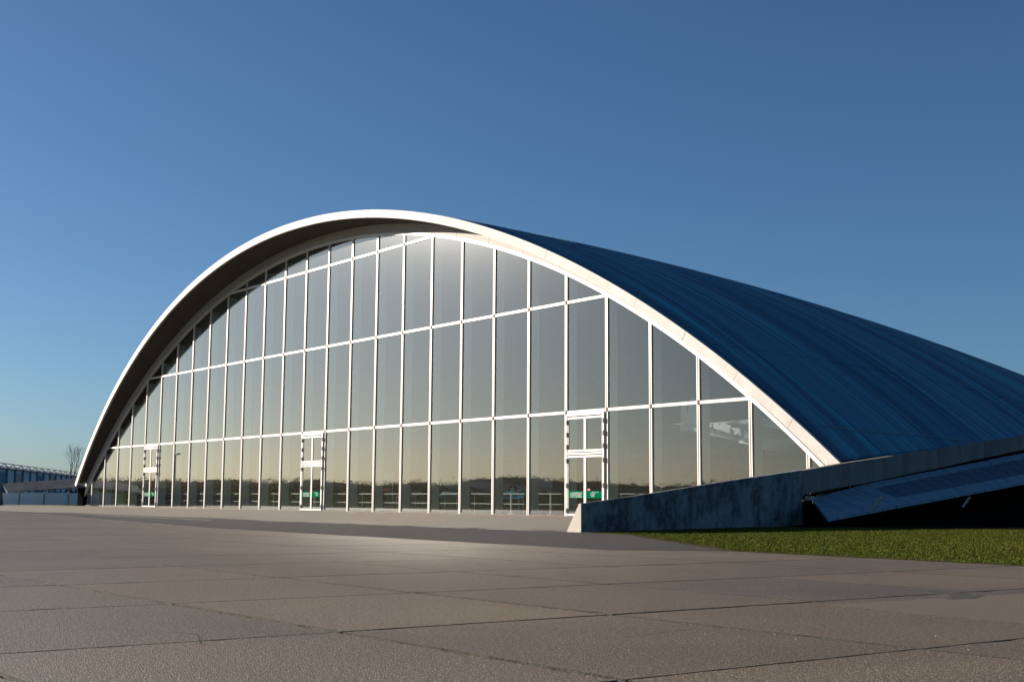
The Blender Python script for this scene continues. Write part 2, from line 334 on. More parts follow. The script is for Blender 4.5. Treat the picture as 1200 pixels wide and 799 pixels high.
ck = MB(); rc = random.Random(77)
for (x, y, a, n) in ((64.2, -33.2, 2.9, 16), (61.0, -31.4, .1, 18), (66.9, -38.0, 1.2, 12), (58.3, -29.6, .15, 20), (68.9, -35.7, 2.2, 9), (63.0, -35.9, 1.9, 12), (66.4, -31.7, 3.0, 14), (56.5, -33.9, .4, 18)):
    p = Vector((x, y))
    for i in range(n):
        a += rc.gauss(0, .25); q = p+Vector((math.cos(a), math.sin(a)))*rc.uniform(.06, .16); d = (q-p).normalized(); w_ = rc.uniform(.002, .005); nn = Vector((-d.y, d.x))*w_
        ck.add([(p.x-nn.x, p.y-nn.y, .0026), (q.x-nn.x*.6, q.y-nn.y*.6, .0026), (q.x+nn.x*.6, q.y+nn.y*.6, .0026), (p.x+nn.x, p.y+nn.y, .0026)], [(0, 1, 2, 3)]); p = q
obj('crack', ck, M_joint, apron, kind='stuff')
# lawn right of the strip
lawn_poly = [(52.95,-20.9)]+wob((52.95,-20.9),(60.6,-25.85),24,.09,21)[1:]+wob((60.6,-25.85),(68,-26.15),26,.07,22)+[(90,-26.6),(140,-27),(140,60),(30,60),(45,5),(46.2,-4),(47.3,-9),(49.1,-15.3),(50.85,-20.6),(51.4,-20.7)]
lawn = sheet('lawn', lawn_poly, .004, M_grass, kind='structure')
M_edge = mat('worn_lawn_edge_soil', (0.075, 0.055, 0.032), 0.95, (7, (0.045, 0.036, 0.018), 0.9), (25, (0.05, 0.06, 0.015), 0.8), bump=0.8, bscale=60, spec=0.0)
e1 = wob((52.95,-20.9),(60.6,-25.85),40,.10,31)+wob((60.6,-25.85),(68,-26.15),40,.09,32)+wob((68,-26.15),(86,-26.55),30,.08,33)
e2 = wob((52.7,-21.02),(60.5,-26.02),40,.05,34)+wob((60.5,-26.02),(68,-26.34),40,.05,35)+wob((68,-26.34),(86,-26.74),30,.05,36)
em = MB()
for i in range(len(e1)-1): em.add([(*e2[i], .0036), (*e2[i+1], .0036), (e1[i+1][0], e1[i+1][1]+.1, .0062), (e1[i][0], e1[i][1]+.1, .0062)], [(0, 1, 2, 3)])
struct('lawn_edge', em, M_edge)
shade_strip = sheet('shade_bed', [(47.3,-9.2),(49.4,-10.9),(53.6,-5.2),(50,6),(46,22),(38,40),(30,40),(36,20),(42,4)], .022, M_shade_soil, kind='structure')  # near-black strip added to paint the building's shadow on the grass

def inpoly(x, y, poly):
    c = False; n = len(poly); j = n-1
    for i in range(n):
        xi, yi = poly[i]; xj, yj = poly[j]
        if (yi > y) != (yj > y) and x < (xj-xi)*(y-yi)/(yj-yi)+xi: c = not c
        j = i
    return c
bl = MB(); rg = random.Random(5); n = 0; V = []; F = []
clump = [(rg.uniform(50, 78), rg.uniform(-27, -5)) for _ in range(700)]
while n < 90000:
    if rg.random() < .45:
        c = clump[rg.randrange(700)]; x = rg.gauss(c[0], .35); y = rg.gauss(c[1], .35); hh = 1.25
    else:
        x = rg.uniform(50.5, 76); y = rg.uniform(-26.3, -4) if rg.random() < .5 else rg.uniform(-26.3, -18); hh = 1.0
    if not inpoly(x+rg.gauss(0, .05), y+abs(rg.gauss(0, .07)), lawn_poly): continue
    if x > 71 and y < -22: continue
    h = rg.uniform(.010, .026)*hh; a = rg.uniform(0, 6.283); wd = rg.uniform(.004, .009); lx = rg.gauss(0, .018); ly = rg.gauss(0, .018)
    k = len(V); ca, sa = math.cos(a)*wd, math.sin(a)*wd
    V += [(x-ca, y-sa, .002), (x+ca, y+sa, .002), (x+lx, y+ly, .004+h)]; F.append((k, k+1, k+2)); n += 1
bl.v = V; bl.f = F
obj('grass', bl, M_blade, kind='stuff', label='short winter grass beside the concrete wall', category='grass')
# weeds and grit
wd_ = MB()
for i in range(700):
    if rg.random() < .6: x = rg.uniform(50, 74); y = rg.choice((-34.82, -36.85, -28.73))+rg.gauss(0, .008)
    else: x = rg.choice(xs[-16:])+rg.gauss(0, .008); y = rg.uniform(-40, -28)
    for q in range(3):
        a = rg.uniform(0, 6.28); h = rg.uniform(.003, .010); l = .010
        wd_.add([(x-.003*math.cos(a), y-.003*math.sin(a), -.008), (x+.003*math.cos(a), y+.003*math.sin(a), -.008), (x+rg.gauss(0, l), y+rg.gauss(0, l), -.006+h)], [(0,1,2)])
obj('joint_moss', wd_, mat('joint_moss', (0.010, 0.010, 0.005), 0.95, spec=0.1), kind='stuff', label='thin moss and weeds growing in the apron joints', category='moss')
gr = MB()
for i in range(900):
    x = rg.uniform(50, 73); y = rg.uniform(-38.5, -28); s_ = rg.uniform(.002, .006)
    if math.hypot(x-CX, y-CY) < 3: continue
    gr.add([(x-s_, y-s_*.7, .0), (x+s_, y-s_, .0), (x+.3*s_, y+s_, .0), (x, y, s_*1.1)], [(0,1,3),(1,2,3),(2,0,3)])
obj('loose_grit', gr, M_path, kind='stuff', label='small loose grit scattered over the concrete apron', category='grit')

# ---------------------------------------------------------------- the building
B = thing('glazed_museum_hangar', 'vast shallow arched concrete hall with full white framed glass front and dark blue roof', 'building', (0, 0, 0))
# shell
sh = MB(); NT, D0 = 64, .16
thv = [-.80+1.6*i/NT for i in range(NT+1)]
Dv = [D0]+[3*k for k in range(1, 33)]
def th_end(D):
    lo, hi = .05, .80
    for _ in range(40):
        m_ = (lo+hi)/2; p_ = shell(m_, D)
        if p_[2] > beam(max(p_[1], -20.6))[2]-.10: lo = m_
        else: hi = m_
    return lo
def grid(mb, off, flip):
    base = len(mb.v)
    for D in Dv:
        te = th_end(D)
        for t in thv: mb.v.append(shell(t/.8*te, D, off))
    for a in range(len(Dv)-1):
        for b in range(NT):
            i = base+a*(NT+1)+b; q = (i, i+1, i+NT+2, i+NT+1)
            if max(mb.v[k][2] for k in q) < -.3: continue
            mb.f.append(q if flip else q[::-1])
grid(sh, 0, True)
obj('roof_shell', sh, M_roof, B, smooth=True)
Dv_all = Dv
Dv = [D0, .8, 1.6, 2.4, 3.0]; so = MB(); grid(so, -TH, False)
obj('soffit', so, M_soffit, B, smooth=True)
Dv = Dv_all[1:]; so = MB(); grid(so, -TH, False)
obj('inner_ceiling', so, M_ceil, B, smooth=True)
# roofing panels, proud of the shell
th_lim = .74
nseg = 5
pidx = 0
for a in range(27):
    d0, d1 = .30+a*3.2, .30+(a+1)*3.2-.06
    for sgn in (1, -1):
        for k in range(nseg):
            t0 = sgn*(k*.148+.0003); t1 = sgn*((k+1)*.148-.0006)
            te0, te1 = th_end(d0)-.001, th_end(d1)-.001
            if abs(t0) > max(te0, te1)-.002: continue
            cl = lambda t, te: max(-te, min(te, t))
            if t0 > t1: t0, t1 = t1, t0
            lift = .035+rnd.uniform(-.008, .010); m = MB(); n = 6
            top = []; bot = []
            for q in range(n+1):
                t = t0+(t1-t0)*q/n
                top += [shell(cl(t, te0), d0, lift), shell(cl(t, te1), d1, lift)]; bot += [shell(cl(t, te0), d0, .003), shell(cl(t, te1), d1, .003)]
            N_ = len(top); m.v = top+bot
            for q in range(n):
                i = 2*q; m.f.append((i, i+2, i+3, i+1)); m.f.append((i+N_, i+2+N_, i+2, i)); m.f.append((i+1, i+3, i+3+N_, i+1+N_))
            m.f.append((0, 1, 1+N_, N_)); m.f.append((N_-2, 2*N_-2, 2*N_-1, N_-1))
            obj('roof_panel', m, M_roofpan, B); pidx += 1
# cable run on the roof
def run(pts, rad, m):
    cs = MB(); prev = None
    for a, b in zip(pts, pts[1:]):
        for q in range(8):
            t = q/8; p = Vector(shell(a[0]+(b[0]-a[0])*t, a[1]+(b[1]-a[1])*t, .055))
            if prev is not None: cs.tube(prev, p, rad, n=6)
            prev = p
    obj('conductor_strip', cs, m, B)
run([(.6866, 1.2), (.6886, 3.2), (.6876, 6.0), (.6856, 8.3), (.6856, 11.5)], .022, M_tile)
run([(.60, 8.62), (.6331, 8.58), (.6672, 8.3), (.6856, 8.28)], .014, M_tile)
# fascia panels along the front edge
nf = 28; t_end = th_end(.1)+.012
for k in range(nf):
    t0 = -t_end+2*t_end*k/nf+.00012; t1 = -t_end+2*t_end*(k+1)/nf-.00012
    m = MB(); n = 5; rings = []
    w0 = rnd.uniform(-.006, .006)
    for q in range(n+1):
        t = t0+(t1-t0)*q/n
        a = shell(t, w0, .02); b = shell(t, w0, -TH-.01); c = shell(t, .155, -TH-.01); d = shell(t, .155, .02)
        rings.append([a, b, c, d])
    if max(p[2] for r_ in rings for p in r_) < -.2: continue
    m.rings(rings)
    obj('fascia_panel', m, M_fascia, B)
# head panels (downstand above the glass)
def gpt(th, r, y): return (GXC+r*math.sin(th), y, GTOP-GR+r*math.cos(th))
for k in range(30):
    t0 = -.75+.05*k+.00015; t1 = t0+.05-.0003
    rings = []
    for q in range(5):
        t = t0+(t1-t0)*q/4
        ro = RO-TH+.02
        def op(t, r, y):                     # top edge tucks up to the shell
            x = GXC+r*math.sin(t); zz = (TOP-RO)+math.sqrt(max((ro)**2-(x-XC)**2, 0))-.06
            return (x, y, zz)
        rings.append([gpt(t, GR, -.07), gpt(t, GR, .12), op(t, GR+.5, .12), op(t, GR+.5, -.07)])
    if rings[0][2][2] < -.1 and rings[-1][2][2] < -.1: continue
    m = MB(); m.rings([r_[::-1] for r_ in rings])
    obj('head_panel', m, M_head, B)
hf = MB(); rings = []
for q in range(121):
    t = -.745+1.49*q/120
    rings.append([gpt(t, GR-.10, -.10), gpt(t, GR+.07, -.10), gpt(t, GR+.07, .03), gpt(t, GR-.10, .03)])
hf.rings(rings); obj('head_frame', hf, M_white, B)
# mullions
mx = [(13.5-n)*3.0 for n in range(28)]
mx_s = sorted(mx)
TR = [5.019, 10.462, 15.718]
for x in mx_s:
    zt = arch_z(x)-.05
    m = MB(); m.box(x-.088, x-.024, -.07, .0, 0, zt); m.box(x+.024, x+.088, -.07, .0, 0, zt); m.box(x-.07, x+.07, .001, .05, 0, zt)
    mo = obj('mullion', m, M_white, B)
    m = MB(); m.box(x-.0235, x+.0235, -.055, -.001, 0.01, zt-.01); obj('seal', m, M_seal, mo)
    bm = MB()
    for z in TR:
        if z < zt-.3: bm.box(x-.05, x+.05, -.095, -.071, z-.09, z+.09)
    if bm.v: obj('bolt_plate', bm, M_seal, mo)
    m = MB(); m.box(x-.02, x+.02, .055, .62, .0, max(arch_z(x)-.25, .3)); obj('glass_fin', m, M_fin, B)
edges = [-43.25]+mx_s+[43.65]
DOORS = {(-28.5), (-1.5), (25.5)}          # left mullion x of door bays
door_bays = [x for x in mx_s if any(abs(x-d) < .01 for d in DOORS)]
def xcross(z):                              # half span of the glass at height z
    return math.sqrt(max(GR*GR-(z-GTOP+GR)**2, 0))
for z in TR:
    hs = xcross(z)
    for a, b in zip(edges, edges[1:]):
        A, Bx = max(a+.089, GXC-hs), min(b-.089, GXC+hs)
        if Bx-A < .15: continue
        m = MB(); hh = .07
        m.box(A, Bx, -.065, .04, z-hh, z+hh)
        obj('transom', m, M_white, B)
# sill
m = MB(); m.box(-43.2, 43.6, -.06, .1, -.02, .045); obj('sill', m, M_seal, B)
# panes
rp = random.Random(11)
def pane(A, Bx, z0, z1, y=.0, parent=B, tilt=.0005):
    n = 8; top = []; lo = []
    for i in range(n+1):
        x = A+(Bx-A)*i/n; zt = min(z1, arch_z(x)-.03)
        if zt > z0+.02: top.append((x, zt)); lo.append(x)
    if len(top) < 2: return
    if z1 < arch_z(A)-.03 and z1 < arch_z(Bx)-.03: top = [top[0], top[-1]]
    poly = [(lo[0], z0), (lo[-1], z0)]+top[::-1]
    m = MB(); m.prism_y(poly, -.010, .010)
    cx = (A+Bx)/2; cz = (z0+min(z1, arch_z(cx)))/2; ta = rp.gauss(0, tilt*2.2); tb = rp.gauss(0, tilt*1.3)
    m.v = [(vx, vy+y+ta*(vx-cx)+tb*(vz-cz), vz) for vx, vy, vz in m.v]
    return obj('glass_pane', m, M_glass, parent)
levels = [.06]+TR+[30]
for a, b in zip(edges, edges[1:]):
    for k in range(4):
        z0 = levels[k]+(.07 if k else 0); z1 = levels[k+1]-(.07 if k < 3 else 0)
        if k == 0 and any(abs(a-d) < .01 for d in DOORS): continue
        pane(a+.072, b-.072, z0, z1)
# doors
for dn, xa in enumerate(sorted(DOORS)):
    xb = xa+3.0; x0, x1 = xa+.107, xb-.107; y0, y1 = -.15, -.02
    D = obj('door', (lambda m: (m.box(x0, x0+.08, y0, y1, 0, 4.93), m.box(x1-.08, x1, y0, y1, 0, 4.93), m.box(x0+.08, x1-.08, y0, y1, 4.82, 4.93),
            m.box(x0+.08, x1-.08, y0, y1, 2.95, 3.04), m)[-1])(MB()), M_white, B)
    D['label'] = 'white framed double door with green stickers'
    xm = (x0+x1)/2
    for s_ in (0, 1):
        a, b = (x0+.09, xm-.012) if s_ == 0 else (xm+.012, x1-.09)
        for (za, zb_) in ((.02, 2.91), (3.08, 4.77)):
            m = MB(); w_ = .07
            m.box(a, a+w_, -.13, -.05, za, zb_); m.box(b-w_, b, -.13, -.05, za, zb_); m.box(a+w_, b-w_, -.13, -.05, za, za+.1); m.box(a+w_, b-w_, -.13, -.05, zb_-.1, zb_)
            obj('leaf', m, M_white, D)
            m = MB(); m.box(a+w_, b-w_, -.098, -.082, za+.1, zb_-.1); obj('glass_pane', m, M_glass, D)
            for hz in (za+.25, (za+zb_)/2, zb_-.25):
                m = MB(); hx = a-.045 if s_ == 0 else b+.045
                m.box(hx-.045, hx+.045, -.185, -.151, hz-.11, hz+.11); obj('hinge', m, M_dark, D)
        m = MB(); m.box(a+w_+.005, b-w_-.005, -.108, -.102, .87, 1.21); obj('sticker', m, M_green, D)
        pr = MB(); yy = -.113
        rl_ = random.Random(40+s_)
        if s_ == 0:                        # three lines of small print
            for li in range(3):
                zz = 1.115-.09*li; x = a+w_+.13
                while x < b-w_-.2:
                    lw = rl_.uniform(.035, .06)
                    pr.box(x, x+lw, yy, yy+.003, zz-.028, zz+(.028 if rl_.random() < .8 else .012)); x += lw+.014
                    if rl_.random() < .12: x += .03
        else:                              # emblem: lattice oval, V and a long bar
            flip = 1 if dn == 2 else -1; ox = (a+b)/2-flip*.12; n = 20
            def E(x, z): return (ox+flip*x, yy, 1.04+z)
            for rad in (1.0, .55):
                for i in range(n):
                    t0, t1 = 6.2832*i/n, 6.2832*(i+1)/n
                    pr.tube(E(.15*rad*math.cos(t0), .10*rad*math.sin(t0)), E(.15*rad*math.cos(t1), .10*rad*math.sin(t1)), .010, n=4)
            for q in (-.09, 0, .08): pr.tube(E(q, -.09), E(q+.03, .09), .009, n=4)
            pr.tube(E(.10, -.12), E(.20, .09), .016, n=4); pr.tube(E(.02, .03), E(.10, -.12), .014, n=4); pr.tube(E(.0, .115), E(.46, .10), .012, n=4)
        obj('print', pr, M_print, D)
    m = MB(); rx = xm+.18 if dn == 2 else xm-.16
    m.box(rx, rx+.17, -.108, -.102, 1.23, 1.31); obj('red_notice', m, M_red, D)

# ---------------------------------------------------------------- edge beams and walls
def mir(p, sgn): return (p[0] if sgn > 0 else 2*XC-p[0], p[1], p[2])
def ringbox(mb, ys, fn, sgn):
    rings = [[mir(p, sgn) for p in fn(y)] for y in ys]
    if sgn < 0: rings = [r_[::-1] for r_ in rings]
    mb.rings(rings)
def wall_sec(y):
    b = beam(y); t = (y+20.6)/11.6
    return [(b[1], y, -.05), (b[1], y, b[2]), (b[1]-.06-.2*t, y, b[2]), (b[1]-.52-.5*t, y, -.05)]
def beam_sec(y):
    b = beam(y)
    return [(b[1]-.05, y, b[3]), (b[1]-.02, y, b[2]-.02), (b[1]-.30, y, b[2]-.02), (b[1]-2.1, y, b[2]-.75), (b[1]-2.1, y, b[3]+.0)]
for sgn, nm in ((1, 'right'), (-1, 'left')):
    if sgn > 0: lab = 'dark stained concrete retaining wall rising from the pale pointed end by the lawn'
    else: lab = 'low concrete retaining wall at the left edge of the paving, in front of the arch foot'
    W = thing('retaining_wall', lab, 'wall', (mir((50.8, -20.6, 0), sgn)))
    end_y = -7.9 if sgn > 0 else -6.3
    ys = [-20.6+(end_y+20.6)*i/8 for i in range(9)]
    for i in range(4):
        m = MB(); yy = [ys[2*i]+(.0 if i == 0 else .006), ys[2*i+1], ys[2*i+2]-.006]
        ringbox(m, yy, wall_sec, sgn); obj('wall_panel', m, M_wall, W)
    m = MB(); b = beam(-20.6)
    q = [(b[1]+.003, -20.6, 0), (b[1]+.003, -20.6, b[2]+.003), (b[1]-.065, -20.6, b[2]+.003), (b[1]-.53, -20.6, 0)]
    ringbox(m, [-20.62, -20.602], lambda y: [(p[0], y, p[2]) for p in q], sgn); obj('end_face', m, M_nose, W)
    # beam
    lab = ('long dark concrete edge beam carrying the right foot of the roof' if sgn > 0 else 'concrete edge beam carrying the left foot of the roof above an open gap')
    E_ = thing('edge_beam', lab, 'beam', mir((46, -8, 0), sgn))
    ys = [end_y+.01]+[y for y in [-6, -4, -2, 0, 2.5, 5, 7.5, 10, 12.5, 15, 17.5, 20, 24, 30, 40, 55, 70] if y > end_y+.1]
    m = MB(); ringbox(m, ys, beam_sec, sgn); obj('beam', m, M_beam, E_)
    m = MB(); y_s = -1.6 if sgn > 0 else -.2
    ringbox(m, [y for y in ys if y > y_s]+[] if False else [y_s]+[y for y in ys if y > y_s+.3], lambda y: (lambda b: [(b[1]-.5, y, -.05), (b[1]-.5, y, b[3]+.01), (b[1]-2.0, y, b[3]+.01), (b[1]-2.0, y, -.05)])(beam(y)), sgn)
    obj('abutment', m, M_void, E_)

# sloping paved ledge outside the right beam
L_ = thing('sloping_ledge', 'sloping blue grey paved ledge jutting from the beam over the dark gap', 'ledge', (47.5, -9, 0))
def lp(y, u, lift=0):                       # u 0 at the beam, 1 at the outer edge
    b = beam(y); return (b[1]+.02+2.38*u, y-.8*u, b[4]+(b[5]-b[4])*u+lift)
def ystart(u): return -7.2-2.2*u
ys = [-9.9+1.25*i for i in range(45)]
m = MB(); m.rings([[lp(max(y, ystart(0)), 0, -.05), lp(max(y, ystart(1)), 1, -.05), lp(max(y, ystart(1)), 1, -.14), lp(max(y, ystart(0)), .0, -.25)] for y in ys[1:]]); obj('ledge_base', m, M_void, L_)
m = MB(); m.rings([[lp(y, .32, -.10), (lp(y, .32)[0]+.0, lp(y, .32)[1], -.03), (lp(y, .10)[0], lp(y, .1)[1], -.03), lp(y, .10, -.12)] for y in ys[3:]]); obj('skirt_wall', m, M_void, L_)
rl2 = random.Random(9)
for i in range(44):
    ya, yb = ys[i]+.035, ys[i+1]-.035
    if i < 6: rows = [(0, .46, 0), (.485, 1.0, 0)]
    else: rows = [(0, .16, 0), (.17, .68, -.045), (.72, 1.0, 0)]
    for (u0, u1, dz) in rows:
        l = dz+rl2.uniform(--.01, .0065)
        if max(yb-ystart(u0), yb-ystart(u1)) < .03: continue
        q = [lp(max(ya, ystart(u0)), u0), lp(max(ya, ystart(u1)), u1), lp(max(yb, ystart(u1)+.01), u1), lp(max(yb, ystart(u0)+.01), u0)]
        m = MB(); m.hexa([(p[0], p[1], p[2]-.049) for p in q], [(p[0], p[1], p[2]+.03+l) for p in q])
        obj('ledge_tile', m, M_tile2 if dz < 0 else M_tile, L_)
# rubble and a few pale stones in the gap below the beam
m = MB(); rr_ = random.Random(4)
for i in range(260):
    y = rr_.uniform(-7.8, -1.9); b = beam(y); x = b[1]-rr_.uniform(.0, 1.4); s_ = rr_.uniform(.05, .15)
    zb = b[4]-.02+rr_.uniform(-.05, .02)
    v = [(x+rr_.uniform(-s_, s_), y+rr_.uniform(-s_, s_), zb+rr_.uniform(0, .8*s_)) for _ in range(4)]
    m.add(v, [(0,1,2),(0,2,3),(0,3,1),(1,3,2)])
obj('rubble', m, M_rubble, kind='stuff', label='brown rubble under the right edge beam', category='rubble')
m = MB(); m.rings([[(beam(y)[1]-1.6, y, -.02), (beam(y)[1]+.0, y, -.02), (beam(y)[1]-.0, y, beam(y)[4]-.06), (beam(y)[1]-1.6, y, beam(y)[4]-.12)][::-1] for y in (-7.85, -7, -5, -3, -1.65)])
obj('earth_bank', m, M_shade_soil, kind='structure')
for (q, s_) in (((46.86, -7.35), .13), ((46.6, -7.0), .08), ((46.45, -6.6), .06)):
    b = beam(q[1]); m = MB(); x, y = b[1]+.02, q[1]; z = b[4]-.02
    m.hexa([(x-s_, y-s_, z), (x+s_, y-s_*.8, z), (x+s_, y+s_, z), (x-s_*.9, y+s_, z)], [(x-s_*.7, y-s_*.7, z+s_*1.1), (x+s_*.7, y-s_*.6, z+s_), (x+s_*.6, y+s_*.7, z+s_*1.2), (x-s_*.6, y+s_*.7, z+s_)])
    o = obj('stone', m, M_nose); o['category'] = 'stone'; o['group'] = 'pale stones under the beam end'
    o['label'] = {.13: 'largest pale stone at the low corner of the sloping ledge', .08: 'mid sized pale stone beside the largest one under the beam', .06: 'smallest pale stone further along under the beam'}[s_]
    center(o)

# slanted steel stakes by the ledge
def cray(px, py, t):
    d = fw*1513.5+r2*(px-600)+u2*(399.5-py); d /= math.hypot(d.x, d.y); return Vector((CX, CY, CZ))+d*t
STK = [((48.745, -6.39, .978), (48.423, -6.632, .442)), ((48.177, -.81, .963), (47.958, -.954, .611))]
for k, (a, b) in enumerate(STK):
    a = Vector(a); b = Vector(b); m = MB(); d = (b-a).normalized(); g0 = b+d*((b.z+.05)/-d.z)
    T = thing('steel_stake', ['slanted bare steel stake crossing the low corner of the ledge', 'short slanted steel stake under the ledge edge, farther right'][k], 'stake', (g0.x, g0.y, 0), 0, 'slanted stakes by the ledge')
    m.tube(a, b, .04, n=10); obj('rod', m, M_nose, T); m = MB(); m.tube(b, g0, .03, n=10); obj('shaded_rod', m, M_void, T)  # lower rod painted black for the shadow it stands in
    m = MB(); m.tube((g0.x, g0.y, -.02), (g0.x, g0.y, .06), .07, n=10); obj('foot', m, M_void, T)

# pale panels beyond the left beam gap
m = thing('panel_fence', 'low pale panel fence seen through the gap under the left beam', 'fence', (-52, 0, 0))
for i in range(7):
    q = MB(); y = -7.0+i*2.4; q.box(-54.2-.12*i, -54.1-.12*i, y, y+2.33, .02, 1.18); obj('fence_panel', q, M_ins, m)
    q = MB(); q.box(-54.22-.12*i, -54.08-.12*i, y+2.335, y+2.395, 0, 1.25); obj('post', q, M_dark, m)

# ---------------------------------------------------------------- inside the hall
fl = MB(); fl.add([(-43,0.0,.006),(43,0.0,.006),(38,25,.006),(20,92,.006),(-20,92,.006),(-38,25,.006)], [(0,1,2,3,4,5)])
struct('floor', fl, M_floor)
rail = thing('safety_railing', 'slim two bar steel railing running just behind the whole glass front', 'railing', (0, 1.3, 0))
m = MB(); m.tube((-40, 1.3, 1.08), (40, 1.3, 1.08), .018); obj('handrail', m, M_steel, rail)
m = MB(); m.tube((-40, 1.3, .55), (40, 1.3, .55), .014); obj('mid_rail', m, M_steel, rail)
p0 = None
for i in range(21):
    x = -40+4*i
    if p0 is None:
        m = MB(); m.tube((0, 0, 0), (0, 0, 1.06), .015); p0 = obj('post', m, M_steel, rail, local=True)
        p0.location = (x, 0, 0)
    else:
        c = p0.copy(); c.location = (x, 0, 0); col.objects.link(c); c.parent = rail

def lectern(x, y, rz, label, panel=M_blue, h=1.0):
    t = thing('display_lectern', label, 'lectern', (x, y, 0), rz, 'visitor display panels behind the glass')
    m = MB()
    for sx in (-.45, .45): m.tube((sx, .15, 0), (sx, .15, h), .03)
    obj('leg', m, M_steel, t, local=True)
    m = MB(); m.hexa([(-.75,-.45,h-.16),(.75,-.45,h-.16),(.75,.35,h+.22),(-.75,.35,h+.22)], [(-.75,-.46,h-.12),(.75,-.46,h-.12),(.75,.34,h+.26),(-.75,.34,h+.26)]); obj('panel', m, panel, t, local=True)
    return t
lectern(16.2, 4.0, .3, 'bright blue sloping display panel just left of the fourth mullion from the centre door')
lectern(4.8, 4.2, .3, 'pale sloping display panel right of the middle door', M_greypl)
lectern(8.2, 5.0, .3, 'pale sloping display panel on the right of the pair by the middle door', M_tile)
lectern(-7.8, 4.0, .3, 'pale sloping display panel left of the middle door', M_greypl)
t = thing('hanging_sign_board', 'blue sign over a narrow red board right of the middle door', 'sign', (3.4, 3.5, 0))
m = MB(); m.box(-.55, .55, -.03, .03, 1.75, 2.45); obj('blue_board', m, M_blue, t, local=True)
m = MB(); m.box(-.6, .6, -.03, .03, 1.28, 1.45); obj('red_board', m, M_red, t, local=True)
m = MB(); m.tube((.62, 0, 0), (.62, 0, 2.5), .03); obj('post', m, M_steel, t, local=True)
for k, (x, lab) in enumerate(((-25.2, 'white post inside the glass just right of the left door'), (-4.2, 'white post inside the glass left of the middle door'), (17.9, 'short white post near the blue display panel'), (21.3, 'white post inside the glass between the blue panel and right door'))):
    m = MB(); m.tube((0, 0, 0), (0, 0, 1.1), .05); m.tube((0, 0, 0), (0, 0, .04), .18); o = obj('barrier_post', m, M_ins); o.location = (x, 2.4, 0); o['category'] = 'post'; o['label'] = lab; o['group'] = 'white barrier posts'
m = MB(); m.prism_z([(-.22,-.15),(.22,-.15),(.22,.15),(-.22,.15)], 0, .05); m.hexa([(-.16,-.1,.05),(.16,-.1,.05),(.16,.1,.05),(-.16,.1,.05)], [(-.08,-.08,.32),(.08,-.08,.32),(.08,.08,.32),(-.08,.08,.32)])
o = obj('floor_sign', m, M_yel); o.location = (21.9, .95, 0); o['category'] = 'sign'; o['label'] = 'small yellow floor sign at the foot of the glass, left of the right door'

